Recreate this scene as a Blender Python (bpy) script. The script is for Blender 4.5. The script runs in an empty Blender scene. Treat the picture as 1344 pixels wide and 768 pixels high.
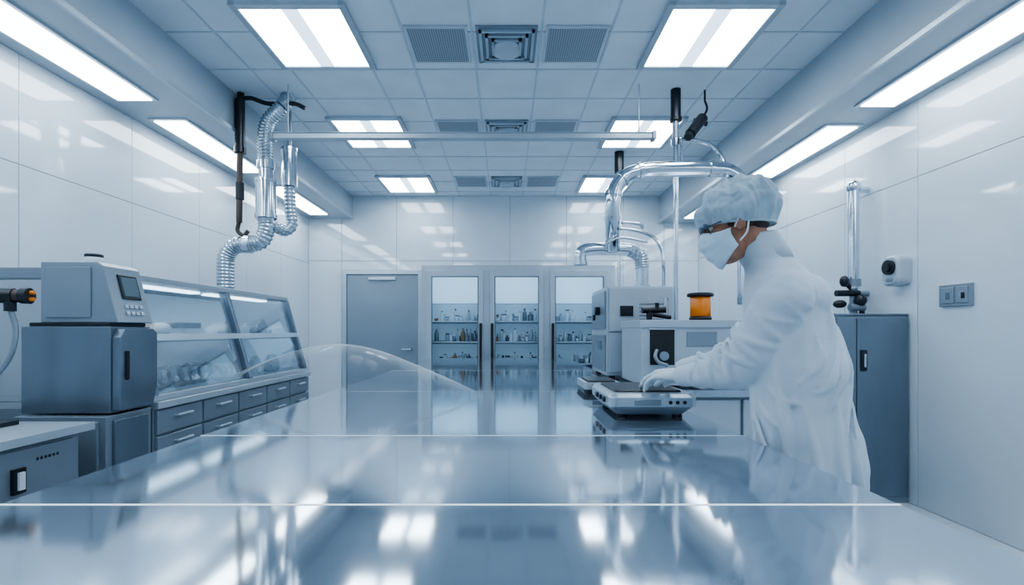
import bpy, math, random, bmesh
from mathutils import Vector, Matrix, noise
random.seed(7)
S = bpy.context.scene
COL = S.collection
V = Vector
pi = math.pi

# ---------------------------------------------------------------- materials
def nt(name):
    m = bpy.data.materials.new(name); m.use_nodes = True
    n = m.node_tree.nodes; l = m.node_tree.links
    return m, n, l, n.get('Principled BSDF')

def mat(name, col, rough=.5, metal=0., var=.06, vscale=6., bump=0., bscale=60., coat=0., stretch=None,
        rvar=0., spec=None, sheen=0., sss=0., crease=0.):
    m, n, l, b = nt(name)
    tc = n.new('ShaderNodeTexCoord'); mp = n.new('ShaderNodeMapping')
    l.new(tc.outputs['Object'], mp.inputs[0])
    if stretch: mp.inputs['Scale'].default_value = stretch
    no = n.new('ShaderNodeTexNoise'); no.inputs['Scale'].default_value = vscale
    no.inputs['Detail'].default_value = 4
    l.new(mp.outputs[0], no.inputs['Vector'])
    cr = n.new('ShaderNodeValToRGB')
    c = V(col)
    cr.color_ramp.elements[0].position = .3; cr.color_ramp.elements[1].position = .7
    cr.color_ramp.elements[0].color = (*[max(0, x*(1-var)) for x in c], 1)
    cr.color_ramp.elements[1].color = (*[min(1, x*(1+var)) for x in c], 1)
    l.new(no.outputs['Fac'], cr.inputs[0]); l.new(cr.outputs[0], b.inputs['Base Color'])
    b.inputs['Roughness'].default_value = rough
    b.inputs['Metallic'].default_value = metal
    b.inputs['Coat Weight'].default_value = coat
    b.inputs['Coat Roughness'].default_value = .03
    if spec is not None: b.inputs['Specular IOR Level'].default_value = spec
    if sheen: b.inputs['Sheen Weight'].default_value = sheen
    if sss:
        b.inputs['Subsurface Weight'].default_value = sss
        b.inputs['Subsurface Radius'].default_value = (.01, .004, .002)
    if rvar:
        mr = n.new('ShaderNodeMapRange')
        mr.inputs['To Min'].default_value = max(0, rough-rvar); mr.inputs['To Max'].default_value = rough+rvar
        l.new(no.outputs['Fac'], mr.inputs['Value']); l.new(mr.outputs[0], b.inputs['Roughness'])
    if bump:
        n2 = n.new('ShaderNodeTexNoise'); n2.inputs['Scale'].default_value = bscale; n2.inputs['Detail'].default_value = 3
        if crease:
            n2.noise_type = 'RIDGED_MULTIFRACTAL'; n2.inputs['Detail'].default_value = 1.5
            n2.inputs['Distortion'].default_value = crease
        l.new(mp.outputs[0], n2.inputs['Vector'])
        bp = n.new('ShaderNodeBump'); bp.inputs['Strength'].default_value = bump; bp.inputs['Distance'].default_value = .01
        l.new(n2.outputs['Fac'], bp.inputs['Height']); l.new(bp.outputs[0], b.inputs['Normal'])
    return m

def emis(name, col, strength, base=(.8, .85, .9)):
    m, n, l, b = nt(name)
    b.inputs['Base Color'].default_value = (*base, 1)
    b.inputs['Emission Color'].default_value = (*col, 1)
    b.inputs['Emission Strength'].default_value = strength
    return m

def glass(name, tint=(.93, .97, 1), refl=.9, rough=.03, haze=0., attr=None):
    m, n, l, b = nt(name)
    n.remove(b)
    out = n.get('Material Output')
    tr = n.new('ShaderNodeBsdfTransparent'); tr.inputs[0].default_value = (*tint, 1)
    gl = n.new('ShaderNodeBsdfGlossy'); gl.inputs['Roughness'].default_value = rough
    fr = n.new('ShaderNodeFresnel'); fr.inputs[0].default_value = 1.45
    mu = n.new('ShaderNodeMath'); mu.operation = 'MULTIPLY'; mu.inputs[1].default_value = refl
    mx = n.new('ShaderNodeMixShader')
    l.new(fr.outputs[0], mu.inputs[0])
    fac = mu
    if attr:
        at = n.new('ShaderNodeAttribute'); at.attribute_name = attr
        m3 = n.new('ShaderNodeMath'); m3.operation = 'MULTIPLY'
        l.new(mu.outputs[0], m3.inputs[0]); l.new(at.outputs['Fac'], m3.inputs[1]); fac = m3
    l.new(fac.outputs[0], mx.inputs[0])
    l.new(tr.outputs[0], mx.inputs[1]); l.new(gl.outputs[0], mx.inputs[2])
    last = mx
    if haze:
        df = n.new('ShaderNodeBsdfDiffuse'); df.inputs[0].default_value = (.9, .95, 1, 1)
        tl = n.new('ShaderNodeBsdfTranslucent'); tl.inputs[0].default_value = (.9, .95, 1, 1)
        ad = n.new('ShaderNodeMixShader'); ad.inputs[0].default_value = .4
        l.new(df.outputs[0], ad.inputs[1]); l.new(tl.outputs[0], ad.inputs[2])
        m2 = n.new('ShaderNodeMixShader'); m2.inputs[0].default_value = haze
        if attr:
            m4 = n.new('ShaderNodeMath'); m4.operation = 'MULTIPLY'; m4.inputs[1].default_value = haze
            l.new(at.outputs['Fac'], m4.inputs[0]); l.new(m4.outputs[0], m2.inputs[0])
        l.new(mx.outputs[0], m2.inputs[1]); l.new(ad.outputs[0], m2.inputs[2]); last = m2
    l.new(last.outputs[0], out.inputs[0])
    return m

M = {}
M['wall'] = mat('wall_panel_white', (.65, .74, .82), .06, 0, .03, 1.5, coat=.6, rvar=.03)
M['seam'] = mat('panel_seam_grey', (.18, .23, .29), .6)
M['ceil'] = mat('ceiling_tile', (.66, .75, .83), .75, 0, .05, 3, bump=.08, bscale=90)
M['tbar'] = mat('ceiling_tbar', (.50, .59, .68), .4)
M['soffit'] = mat('soffit_paint', (.38, .46, .54), .4, 0, .04, 2)
M['floor'] = mat('floor_epoxy', (.58, .66, .74), .10, 0, .05, 1.2, coat=.4)
M['lamp'] = emis('lamp_diffuser', (.88, .955, 1), 10.5)
M['lampdim'] = emis('lamp_spine', (.60, .80, 1), 1.9)
M['strip'] = emis('strip_lamp_diffuser', (.88, .955, 1), 9)
M['cablamp'] = emis('cabinet_lamp', (.72, .9, 1), 6)
M['cabback'] = emis('cabinet_back_glow', (.55, .83, 1), .6, (.6, .72, .8))  # back panel glows to imitate the lit interior, strongest up top
M['cabback2'] = emis('cabinet_back_glow_dim', (.45, .75, 1), .16, (.5, .6, .68))  # weaker glow behind the shelves, same painted-in interior light
M['caseback'] = emis('case_back_glow', (.6, .82, 1), .2, (.6, .7, .78))  # back wall emission added to brighten the case interior
M['steel'] = mat('bench_brushed_steel', (.51, .59, .67), .08, .9, .08, 5, bump=.007, bscale=14, stretch=(1, .12, 1), rvar=.045)
M['inlay'] = emis('bench_joint_glow', (.8, .92, 1), .55)  # joint line is no lamp, its glow is added
M['inlay2'] = mat('bench_joint_line', (.80, .87, .93), .3)
M['mgrey'] = mat('machine_grey', (.245, .305, .37), .3, .25, .05, 3)
M['mlight'] = mat('machine_light_grey', (.43, .51, .59), .3, .15, .05, 3)
M['mdark'] = mat('machine_steel_dark', (.20, .255, .315), .24, .65, .12, 4, stretch=(1, 1, .3))
M['door'] = mat('door_steel', (.26, .33, .40), .3, .2, .05, 2)
M['frame'] = mat('frame_aluminium', (.50, .59, .67), .28, .5, .05, 4)
M['chrome'] = mat('duct_chrome', (.62, .69, .76), .14, 1, .08, 8, rvar=.05)
M['foil'] = mat('flex_duct_foil', (.46, .54, .61), .24, .95, .15, 12, bump=.1, bscale=40)
M['black'] = mat('black_rubber', (.012, .015, .02), .4)
M['blackm'] = mat('black_metal', (.03, .036, .045), .3, .5)
M['copper'] = mat('dark_copper', (.085, .07, .065), .35, .7)
M['orange'] = mat('orange_plastic', (.9, .25, .015), .3, 0, .08, 10, coat=.4)
M['white'] = mat('white_plastic', (.72, .80, .87), .35, 0, .04, 6)
M['cloth'] = mat('coat_fabric', (.56, .65, .74), .7, 0, .04, 4, bump=1.0, bscale=3.6, crease=.8, stretch=(1.3, 1.3, .8), sheen=.05)
M['glove'] = mat('glove_latex', (.58, .67, .76), .42, 0, .05, 20, bump=.08, bscale=80)
M['mask'] = mat('mask_fabric', (.54, .69, .81), .8, 0, .05, 30, bump=.1, bscale=120)
M['cap'] = mat('cap_fabric', (.42, .54, .63), .65, 0, .14, 12, bump=.8, bscale=9, crease=1.2)
M['skin'] = mat('skin', (.42, .20, .13), .5, 0, .15, 25, bump=.05, bscale=200, sss=.08)
M['hair'] = mat('hair', (.05, .03, .025), .6)
M['screen'] = emis('instrument_screen', (.25, .55, .8), .15, (.02, .03, .04))
M['glass'] = glass('clear_glass', refl=.55)
M['arcsheet'] = glass('light_arc_haze', (.97, .99, 1), .7, .08, haze=.42, attr='fade')  # pale haze stands in for a swoosh of light, fading by attribute
M['lens'] = glass('lens_glass', (.85, .93, 1), 1., .03)
M['void'] = mat('dark_opening', (.015, .02, .025), .6)
M['pink'] = mat('sample_pink', (.6, .33, .25), .5)
M['amber'] = mat('amber_glass', (.40, .2, .08), .25)
M['eyew'] = mat('eye_white', (.8, .8, .8), .2)
M['perf'] = mat('perforated_metal', (.22, .27, .32), .5, .3)

def perf_mat():
    m = M['perf']; n = m.node_tree.nodes; l = m.node_tree.links; b = n.get('Principled BSDF')
    tc = n.new('ShaderNodeTexCoord'); vo = n.new('ShaderNodeTexVoronoi')
    vo.inputs['Scale'].default_value = 60; vo.inputs['Randomness'].default_value = 0
    l.new(tc.outputs['Object'], vo.inputs['Vector'])
    cr = n.new('ShaderNodeValToRGB')
    cr.color_ramp.elements[0].position = .3; cr.color_ramp.elements[0].color = (.14, .18, .22, 1)
    cr.color_ramp.elements[1].position = .45; cr.color_ramp.elements[1].color = (.38, .45, .52, 1)
    l.new(vo.outputs['Distance'], cr.inputs[0]); l.new(cr.outputs[0], b.inputs['Base Color'])
perf_mat()

# ---------------------------------------------------------------- mesh builder
def catmull(pts, k=8):
    pts = [V(p) for p in pts]
    if len(pts) < 3: return pts
    P = [pts[0]*2-pts[1]] + pts + [pts[-1]*2-pts[-2]]
    out = []
    for i in range(1, len(P)-2):
        for j in range(k):
            t = j/k
            a, b, c, d = P[i-1], P[i], P[i+1], P[i+2]
            out.append(.5*((2*b)+(c-a)*t+(2*a-5*b+4*c-d)*t*t+(-a+3*b-3*c+d)*t**3))
    out.append(pts[-1])
    return out

class MB:
    def __init__(s):
        s.v = []; s.f = []; s.m = []; s.sm = []; s.mats = []
    def mi(s, k):
        if k not in s.mats: s.mats.append(k)
        return s.mats.index(k)
    def add(s, vs, fs, k, smooth=False):
        o = len(s.v); i = s.mi(k)
        s.v += [V(x) for x in vs]
        for f in fs:
            s.f.append([a+o for a in f]); s.m.append(i); s.sm.append(smooth)
    def box(s, x0, x1, y0, y1, z0, z1, k):
        vs = [(x, y, z) for z in (z0, z1) for y in (y0, y1) for x in (x0, x1)]
        s.add(vs, [(0, 2, 3, 1), (4, 5, 7, 6), (0, 1, 5, 4), (2, 6, 7, 3), (0, 4, 6, 2), (1, 3, 7, 5)], k)
    def prism(s, poly, axis, a0, a1, k):
        n = len(poly); vs = []
        for a in (a0, a1):
            for p in poly:
                vs.append({'x': (a, p[0], p[1]), 'y': (p[0], a, p[1]), 'z': (p[0], p[1], a)}[axis])
        fs = [list(range(n)), list(range(2*n-1, n-1, -1))]
        for i in range(n):
            j = (i+1) % n; fs.append([i, j, j+n, i+n])
        s.add(vs, fs, k)
    def ring_loft(s, rings, k, smooth=True, cap=True):
        n = len(rings[0]); vs = [p for r in rings for p in r]; fs = []
        for i in range(len(rings)-1):
            for j in range(n):
                a = i*n+j; b = i*n+(j+1) % n
                fs.append([a, b, b+n, a+n])
        s.add(vs, fs, k, smooth)
        if cap:
            s.add(rings[0], [list(range(n))[::-1]], k, False)
            s.add(rings[-1], [list(range(n))], k, False)
    def closed_loft(s, rings, k, smooth=True):
        n = len(rings[0]); vs = [p for r in rings for p in r]; fs = []
        for i in range(len(rings)-1):
            for j in range(n):
                a = i*n+j; b = i*n+(j+1) % n
                fs.append([a, b, b+n, a+n])
        fs.append(list(range(n))[::-1]); fs.append([(len(rings)-1)*n+j for j in range(n)])
        s.add(vs, fs, k, smooth)
    def tube(s, pts, r, k, n=16, up=None, flat=1., corr=0, corr_amp=.14, smooth=True, fold=0):
        pts = [V(p) for p in pts]
        if corr:
            L = sum((pts[i+1]-pts[i]).length for i in range(len(pts)-1))
            N = max(8, int(corr*4))
            q = []
            for t in range(N+1):
                d = L*t/N; i = 0
                while i < len(pts)-2 and d > (pts[i+1]-pts[i]).length:
                    d -= (pts[i+1]-pts[i]).length; i += 1
                seg = (pts[i+1]-pts[i]); q.append(pts[i]+seg.normalized()*min(d, seg.length) if seg.length else pts[i])
            pts = q
        N = len(pts); rings = []; T = []
        for i in range(N):
            T.append((pts[min(i+1, N-1)]-pts[max(i-1, 0)]).normalized())
        a = V(up) if up else (V((0, 0, 1)) if abs(T[0].z) < .9 else V((1, 0, 0)))
        nrm = (a - T[0]*a.dot(T[0])).normalized()
        for i in range(N):
            nrm = (nrm - T[i]*nrm.dot(T[i])).normalized()
            bn = T[i].cross(nrm)
            if callable(r): rr = r(i/(N-1))
            elif isinstance(r, (list, tuple)):
                u = i/(N-1)*(len(r)-1); j = min(int(u), len(r)-2); rr = r[j]+(r[j+1]-r[j])*(u-j)
            else: rr = r
            if corr: rr *= 1+corr_amp*(-1 if (i % 4) in (0, 1) else 1)*.5
            ring = []
            for j in range(n):
                th = 2*pi*j/n
                f = 1
                if fold: f = 1+fold*math.sin(i*1.9+2*math.sin(th*1.0+i*.35))*(.6+.4*math.cos(th+i*.2))
                ring.append(pts[i]+nrm*math.cos(th)*rr*flat*f+bn*math.sin(th)*rr*f)
            rings.append(ring)
        s.closed_loft(rings, k, smooth)
    def cyl(s, a, b, r, k, n=24, r2=None, smooth=True):
        a = V(a); b = V(b); t = (b-a).normalized(); r2 = r if r2 is None else r2
        u = V((0, 0, 1)) if abs(t.z) < .9 else V((1, 0, 0))
        x = (u-t*u.dot(t)).normalized(); y = t.cross(x)
        rings = [[p+x*math.cos(2*pi*j/n)*q+y*math.sin(2*pi*j/n)*q for j in range(n)] for p, q in ((a, r), (b, r2))]
        s.ring_loft(rings, k, smooth)
    def lathe(s, c, prof, k, n=20, smooth=True):
        c = V(c); rings = [[c+V((r*math.cos(2*pi*j/n), r*math.sin(2*pi*j/n), z)) for j in range(n)] for r, z in prof]
        s.closed_loft(rings, k, smooth)
    def capsule(s, pts, rads, k, n=12):
        pts = [V(p) for p in pts]
        P = []; R = []
        d0 = (pts[0]-pts[1]).normalized(); d1 = (pts[-1]-pts[-2]).normalized()
        for a in (80, 55, 28):
            P.append(pts[0]+d0*rads[0]*math.sin(math.radians(a))); R.append(rads[0]*math.cos(math.radians(a)))
        m = 6
        cp = catmull(pts, m) if len(pts) > 2 else [pts[0].lerp(pts[1], t/m) for t in range(m+1)]
        for i, p in enumerate(cp):
            u = i/(len(cp)-1)*(len(rads)-1); j = min(int(u), len(rads)-2)
            P.append(p); R.append(rads[j]+(rads[j+1]-rads[j])*(u-j))
        for a in (28, 55, 80):
            P.append(pts[-1]+d1*rads[-1]*math.sin(math.radians(a))); R.append(rads[-1]*math.cos(math.radians(a)))
        Rr = list(R); Np = len(P)
        s.tube(P, lambda t: Rr[int(round(t*(Np-1)))], k, n)
    def ell(s, c, r, k, n=24):
        c = V(c); rings = []; h = n//2
        for i in range(1, h):
            ph = pi*i/h
            rings.append([c+V((r[0]*math.sin(ph)*math.cos(2*pi*j/n), r[1]*math.sin(ph)*math.sin(2*pi*j/n), -r[2]*math.cos(ph))) for j in range(n)])
        s.closed_loft(rings, k)
    def xform(s, fn):
        s.v = [fn(p) for p in s.v]
    def done(s, name, bevel=0., seg=2, parent=None, angle=50):
        me = bpy.data.meshes.new(name)
        me.from_pydata([tuple(p) for p in s.v], [], s.f)
        for k in s.mats: me.materials.append(M[k])
        for i, p in enumerate(me.polygons):
            p.material_index = s.m[i]; p.use_smooth = s.sm[i]
        bm = bmesh.new(); bm.from_mesh(me)
        bmesh.ops.recalc_face_normals(bm, faces=bm.faces); bm.to_mesh(me); bm.free()
        me.update()
        o = bpy.data.objects.new(name, me); COL.objects.link(o)
        if bevel:
            b = o.modifiers.new('bevel', 'BEVEL'); b.width = bevel; b.segments = seg
            b.limit_method = 'ANGLE'; b.angle_limit = math.radians(angle)
        if parent: o.parent = parent
        return o

def empty(name):
    e = bpy.data.objects.new(name, None); e.empty_display_size = .1; COL.objects.link(e)
    return e

# ---------------------------------------------------------------- camera
CH = 1.3
cam = bpy.data.cameras.new('camera'); co = bpy.data.objects.new('camera', cam); COL.objects.link(co)
cam.sensor_width = 36; cam.lens = 640/1344*36
cam.shift_x = 7/1344; cam.shift_y = 51/1344
cam.clip_start = .05
co.location = (0, 0, CH); co.rotation_euler = (pi/2, 0, 0)
S.camera = co

# ---------------------------------------------------------------- room
XL, XR, YB, YF, ZC = -3.15, 3.05, 7.75, -1.6, 3.45
b = MB(); b.box(XL-.1, XR+.1, YF-.1, YB+.1, -.1, 0, 'floor'); b.done('floor')

def wall_x(name, x, sgn, ys, zs):
    b = MB()
    b.box(min(x, x-sgn*.1), max(x, x-sgn*.1), YF, YB, 0, ZC, 'seam')
    for i in range(len(ys)-1):
        for j in range(len(zs)-1):
            x1 = x+sgn*.012
            b.box(min(x, x1), max(x, x1), ys[i]+.0022, ys[i+1]-.0022, zs[j]+.0018, zs[j+1]-.0018, 'wall')
    return b.done(name, .002, 1)
wall_x('wall_left', XL-.012, 1, [YF, -.6, .4, 1.4, 2.3, 3.15, 4.1, 5.0, 5.9, 6.8, YB], [0, 2.38, ZC])
wall_x('wall_right', XR+.012, -1, [YF, -.6, .4, 1.4, 2.1, 2.85, 3.62, 4.4, 5.3, 6.2, 7.0, YB], [0, 2.45, ZC])
b = MB(); b.box(XL, XR, YB+.012, YB+.1, 0, ZC, 'seam')
xs = [XL, -2.62, -1.75, -.85, .05, .95, 1.85, 2.5, XR]
for i in range(len(xs)-1):
    for z0, z1 in ((0, 2.42), (2.42, ZC)):
        b.box(xs[i]+.0025, xs[i+1]-.0025, YB, YB+.012, z0+.0025, z1-.0025, 'wall')
b.done('wall_back', .002, 1)
b = MB(); b.box(XL, XR, YF-.1, YF, 0, ZC, 'wall'); b.done('wall_front')

b = MB()
b.box(XL-.1, XR+.1, YF-.1, YB+.1, ZC, ZC+.1, 'ceil')
gx = [-2.1, -1.77, -1.1, -.75, -.25, .25, .75, 1.1, 1.77, 2.1]
for x in gx: b.box(x-.008, x+.008, YF, YB, ZC-.005, ZC, 'tbar')
y = -1.5
while y < YB:
    b.box(-2.45, 2.42, y-.008, y+.008, ZC-.0055, ZC, 'tbar'); y += .5
b.done('ceiling')

for nm, x0, x1, z0 in (('trim_soffit_left', XL, -2.45, 3.09), ('trim_soffit_right', 2.42, XR, 3.02)):
    b = MB(); b.box(x0, x1, YF, YB, z0, ZC, 'soffit')
    xi = x1 if x0 < 0 else x0; sg = 1 if x0 < 0 else -1
    b.box(min(xi, xi+sg*.02), max(xi, xi+sg*.02), YF, YB, z0-.012, z0+.03, 'frame')
    b.done(nm, .004, 1)
def strip(x0, x1, z, y0, y1):
    b = MB()
    b.box(x0-.03, x1+.03, y0-.03, y1+.03, z-.012, z+.0, 'tbar')
    b.box(x0, x1, y0, y1, z-.020, z-.012, 'strip')
    b.done('strip_light')
for y0, y1 in ((-.9, .45), (.75, 2.05), (2.36, 3.74), (4.12, 5.44), (6.0, 7.4)):
    strip(-2.98, -2.72, 3.09, y0, y1)
    strip(2.68, 2.93, 3.02, y0-.05, y1-.05)

for y0, y1 in ((-.5, .2), (1.5, 2.2), (3.21, 3.91), (4.91, 5.63), (6.75, 7.45)):  # first two rows are out of view, added for lighting
    for sx in (-1, 1):
        xa, xb = sorted((sx*1.1, sx*1.77))
        b = MB(); z = ZC; f = .045
        b.box(xa-f, xa, y0-f, y1+f, z-.03, z, 'soffit'); b.box(xb, xb+f, y0-f, y1+f, z-.03, z, 'soffit')
        b.box(xa, xb, y0-f, y0, z-.03, z, 'tbar'); b.box(xa, xb, y1, y1+f, z-.03, z, 'tbar')
        w = xb-xa
        b.box(xa, xa+w*.42, y0, y1, z-.018, z-.004, 'lamp')
        b.box(xa+w*.42, xa+w*.58, y0, y1, z-.024, z-.004, 'lampdim')
        b.box(xa+w*.58, xb, y0, y1, z-.018, z-.004, 'lamp')
        b.done('ceiling_panel_light')

for y0 in (3.42, 4.95, 6.75):
    y1 = y0+.46
    for sx in (-1, 1):
        b = MB(); xa, xb = sorted((sx*.28, sx*.73))
        b.box(xa, xb, y0, y1, ZC-.014, ZC-.002, 'tbar')
        b.box(xa+.02, xb-.02, y0+.02, y1-.02, ZC-.017, ZC-.013, 'perf')
        b.done('perforated_ceiling_grille')
    b = MB(); c = (y0+y1)/2
    b.box(-.22, .22, y0, y1, ZC-.014, ZC-.002, 'mgrey')
    for r in (.2, .155, .11):
        for (xa, xb, ya, yb) in ((-r, r, c-r, c-r+.02), (-r, r, c+r-.02, c+r), (-r, -r+.02, c-r, c+r), (r-.02, r, c-r, c+r)):
            b.box(xa, xb, ya, yb, ZC-.03-(.2-r)*.1, ZC-.01, 'frame')
    b.lathe((0, c, ZC-.085), [(.02, 0), (.075, .004), (.095, .02), (.1, .045), (.115, .07)], 'mlight', 28)
    b.done('ceiling_air_diffuser')

d = MB()
x0, x1 = -2.53, -1.40
zt = 2.2
d.box(x0-.07, x0, YB-.06, YB-.002, 0, zt+.07, 'frame'); d.box(x1, x1+.07, YB-.06, YB-.002, 0, zt+.07, 'frame')
d.box(x0, x1, YB-.06, YB-.002, zt, zt+.07, 'frame')
d.box(x0+.004, x1-.004, YB-.04, YB-.004, .005, zt-.004, 'door')
d.box(x0+.35, x1-.35, YB-.08, YB-.04, zt-.09, zt-.04, 'frame')
d.cyl((x1-.1, YB-.05, 1.02), (x1-.1, YB-.1, 1.02), .015, 'chrome', 12)
d.cyl((x1-.1, YB-.1, 1.02), (x1-.24, YB-.1, 1.02), .012, 'chrome', 12)
d.done('door_1', .004, 1)

# glass storage cabinet
CY0, CY1 = 7.28, 7.72
c = MB()
cx0, cx1, ct = -1.27, 1.62, 2.29
c.box(cx0, cx1, CY1-.02, CY1, .0, ct, 'mlight')
c.box(cx0, cx1, CY0, CY1, ct-.08, ct, 'mlight'); c.box(cx0, cx1, CY0, CY1, 0, .12, 'frame')
sec = [(-1.19, -.35), (-.25, .55), (.65, 1.52)]
ed = [cx0]+[e for q in sec for e in q]+[cx1]
for i in range(0, len(ed), 2): c.box(ed[i], ed[i+1], CY0, CY1-.02, .12, ct-.08, 'mlight')
for (a, e) in sec:
    for z in (.45, .80, 1.13, 1.44): c.box(a, e, CY0+.05, CY1-.02, z, z+.016, 'white')
    c.box(a+.01, e-.01, CY1-.035, CY1-.021, 1.74, ct-.09, 'cabback')
    for z, hh in ((.83, .27), (1.16, .26), (1.465, .26)): c.box(a+.01, e-.01, CY1-.035, CY1-.021, z, z+hh, 'cabback2')
    c.box(a+.04, e-.04, CY0+.1, CY0+.16, ct-.10, ct-.082, 'cablamp')
    f = .07
    for (xa, xb, za, zb) in ((a, a+f, .12, ct-.08), (e-f, e, .12, ct-.08), (a+f, e-f, ct-.17, ct-.08), (a+f, e-f, .12, .2)):
        c.box(xa, xb, CY0-.03, CY0-.002, za, zb, 'mlight')
    for (xa, xb, za, zb) in ((a+f, a+f+.014, .2, ct-.17), (e-f-.014, e-f, .2, ct-.17), (a+f, e-f, ct-.184, ct-.17)):
        c.box(xa, xb, CY0-.026, CY0-.006, za, zb, 'mdark')
    c.box(a+f, e-f, CY0-.018, CY0-.012, .2, ct-.17, 'glass')
for hx in (-.385, -.215, .685):
    c.cyl((hx, CY0-.07, .90), (hx, CY0-.07, 1.42), .020, 'blackm', 10)
    for z in (1.0, 1.37): c.cyl((hx, CY0-.07, z), (hx, CY0-.02, z), .01, 'blackm', 8)
c.done('glass_storage_cabinet', .003, 1)
b = MB()
keys = ['white', 'mgrey', 'mlight', 'white', 'mdark', 'white', 'white', 'frame', 'amber', 'mlight', 'white', 'mdark']
for (a, e) in sec:
    for z in (.467, .817, 1.147, 1.457):
        for row in (.14, .26):
            x = a+.09
            while x < e-.1:
                r = random.uniform(.016, .038); h = random.uniform(.08, .21); x += r
                if random.random() < .88:
                    k = random.choice(keys); y = CY0+row+random.uniform(-.02, .02)
                    t = random.random()
                    if t < .6:
                        b.lathe((x, y, z+.001), [(r*.9, 0), (r, .006), (r, h*.62), (r*.45, h*.78), (r*.4, h*.9)], k, 10)
                        b.lathe((x, y, z+h*.88), [(r*.5, 0), (r*.5, h*.12)], random.choice(['blackm', 'white', 'mgrey']), 10)
                    else:
                        b.lathe((x, y, z+.001), [(r, 0), (r, h*.5)], k, 10)
                        b.lathe((x, y, z+h*.5), [(r*1.05, 0), (r*1.05, h*.09)], random.choice(['white', 'mdark']), 10)
                x += r+random.uniform(.003, .022)
b.done('lab_bottles')

# ---------------------------------------------------------------- main bench
TZ = .93
TL, TR, TY0, TY1 = -1.085, .84, .25, 6.75
b = MB()
b.box(TL, TR, TY0, TY1, TZ-.05, TZ, 'steel')
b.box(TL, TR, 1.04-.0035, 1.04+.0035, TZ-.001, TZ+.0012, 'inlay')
b.box(TL, TR, 1.73-.0035, 1.73+.0035, TZ-.001, TZ+.0012, 'inlay2')
for y in (3.0, 4.6): b.box(TL, TR, y-.002, y+.002, TZ-.001, TZ+.0006, 'frame')
b.box(TL+.12, TR-.14, TY0+.15, TY1-.15, TZ-.13, TZ-.05, 'mdark')
for y in (.5, 2.6, 4.6, 6.5):
    for x in (TL+.15, TR-.2):
        b.box(x-.03, x+.03, y-.03, y+.03, .0, TZ-.13, 'frame')
b.box(TL+.15, TR-.2, .5, 6.5, .22, .25, 'steel')
b.done('steel_workbench', .004, 2)

# bent sheet added for a swoosh of light, haze painted toward its upper rim
b = MB()
gp = catmull([(-1.93, .905, 0), (-1.80, .98, 0), (-1.58, 1.09, 0), (-1.32, 1.18, 0), (-1.06, 1.222, 0), (-.80, 1.19, 0), (-.54, 1.10, 0), (-.31, 1.01, 0), (-.13, .932, 0)], 8)
N = len(gp); K = 14; vs = []; fs = []; fade = []
for i, p in enumerate(gp):
    u = i/(N-1)
    for k in range(K+1):
        v = k/K
        yy_ = (2.78-.48*u)+.5*v
        xx = p[0]
        lo = .932 if xx > TL else .905
        zz = lo+(p[1]-lo)*(.5+.5*math.sin(v*pi/2))
        vs.append((xx, yy_, zz))
        e = min(1, u*4)*min(1, (1-u)*5+.3)
        fade.append(e*(.12*v+.88*v**3))
for i in range(N-1):
    for k in range(K):
        a = i*(K+1)+k; fs.append((a, a+1, a+K+2, a+K+1))
b.add(vs, fs, 'arcsheet', True)
o = b.done('light_arc_sheet')
at = o.data.attributes.new('fade', 'FLOAT', 'POINT')
for i, f_ in enumerate(fade): at.data[i].value = f_

# ---------------------------------------------------------------- left side casework
b = MB()
b.box(-3.1, -1.95, .5, 2.22, .08, .845, 'mgrey'); b.box(-3.1, -2.02, .5, 2.2, 0, .08, 'blackm')
b.box(-3.13, -1.915, .45, 2.27, .845, .88, 'mlight')
for y0, y1 in ((.55, 1.08), (1.1, 1.63), (1.65, 2.18)):
    b.box(-1.951, -1.93, y0, y1, .1, .825, 'mgrey')
for y in (1.92, 1.35):
    b.box(-1.935, -1.915, y-.025, y+.025, .66, .76, 'blackm'); b.box(-1.915, -1.905, y-.012, y+.012, .675, .745, 'white')
for i in range(6): b.box(-1.93, -1.928, 2.0+i*.018, 2.010+i*.018, .77, .782, 'blackm')
b.done('base_cabinet', .005, 2)

b = MB()
b.box(-2.45, -1.99, 2.42, 2.73, .02, .875, 'mgrey')
b.box(-1.991, -1.975, 2.46, 2.69, .1, .85, 'mdark')
b.box(-1.975, -1.962, 2.5, 2.53, .42, .5, 'blackm')
b.box(-2.42, -2.02, 2.405, 2.42, .1, .85, 'mgrey')
b.box(-2.45, -2.0, 2.46, 2.735, .885, 1.325, 'mdark')
b.prism([(2.47, .90), (2.70, .90), (2.73, 1.0), (2.73, 1.29), (2.70, 1.315), (2.50, 1.315), (2.47, 1.27)], 'x', -2.0, -1.955, 'mdark')
b.box(-1.955, -1.945, 2.5, 2.52, 1.05, 1.2, 'blackm')
b.box(-2.43, -2.02, 2.48, 2.73, 1.325, 1.345, 'blackm')
b.prism([(-2.38, 1.345), (-1.985, 1.345), (-2.06, 1.635), (-2.09, 1.655), (-2.38, 1.655)], 'y', 2.49, 2.735, 'mgrey')
def slant(z): return -1.985-(z-1.345)*(.075/.29)
def slab(y0, y1, z0, z1, t, k):
    b.add([(slant(z)+o, y, z) for o in (-.002, t) for (y, z) in ((y0, z0), (y1, z0), (y1, z1), (y0, z1))],
          [(0, 1, 2, 3), (4, 5, 6, 7), (0, 1, 5, 4), (1, 2, 6, 5), (2, 3, 7, 6), (3, 0, 4, 7)], k)
slab(2.56, 2.69, 1.47, 1.60, .008, 'blackm'); slab(2.572, 2.678, 1.485, 1.588, .011, 'screen')
for i in range(4):
    for j in range(2): slab(2.56+i*.033, 2.583+i*.033, 1.385+j*.035, 1.405+j*.035, .008, 'mlight')
b.box(-2.35, -2.12, 2.482, 2.49, 1.37, 1.63, 'mgrey')
b.done('sample_analyzer', .006, 2)
b = MB()
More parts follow.
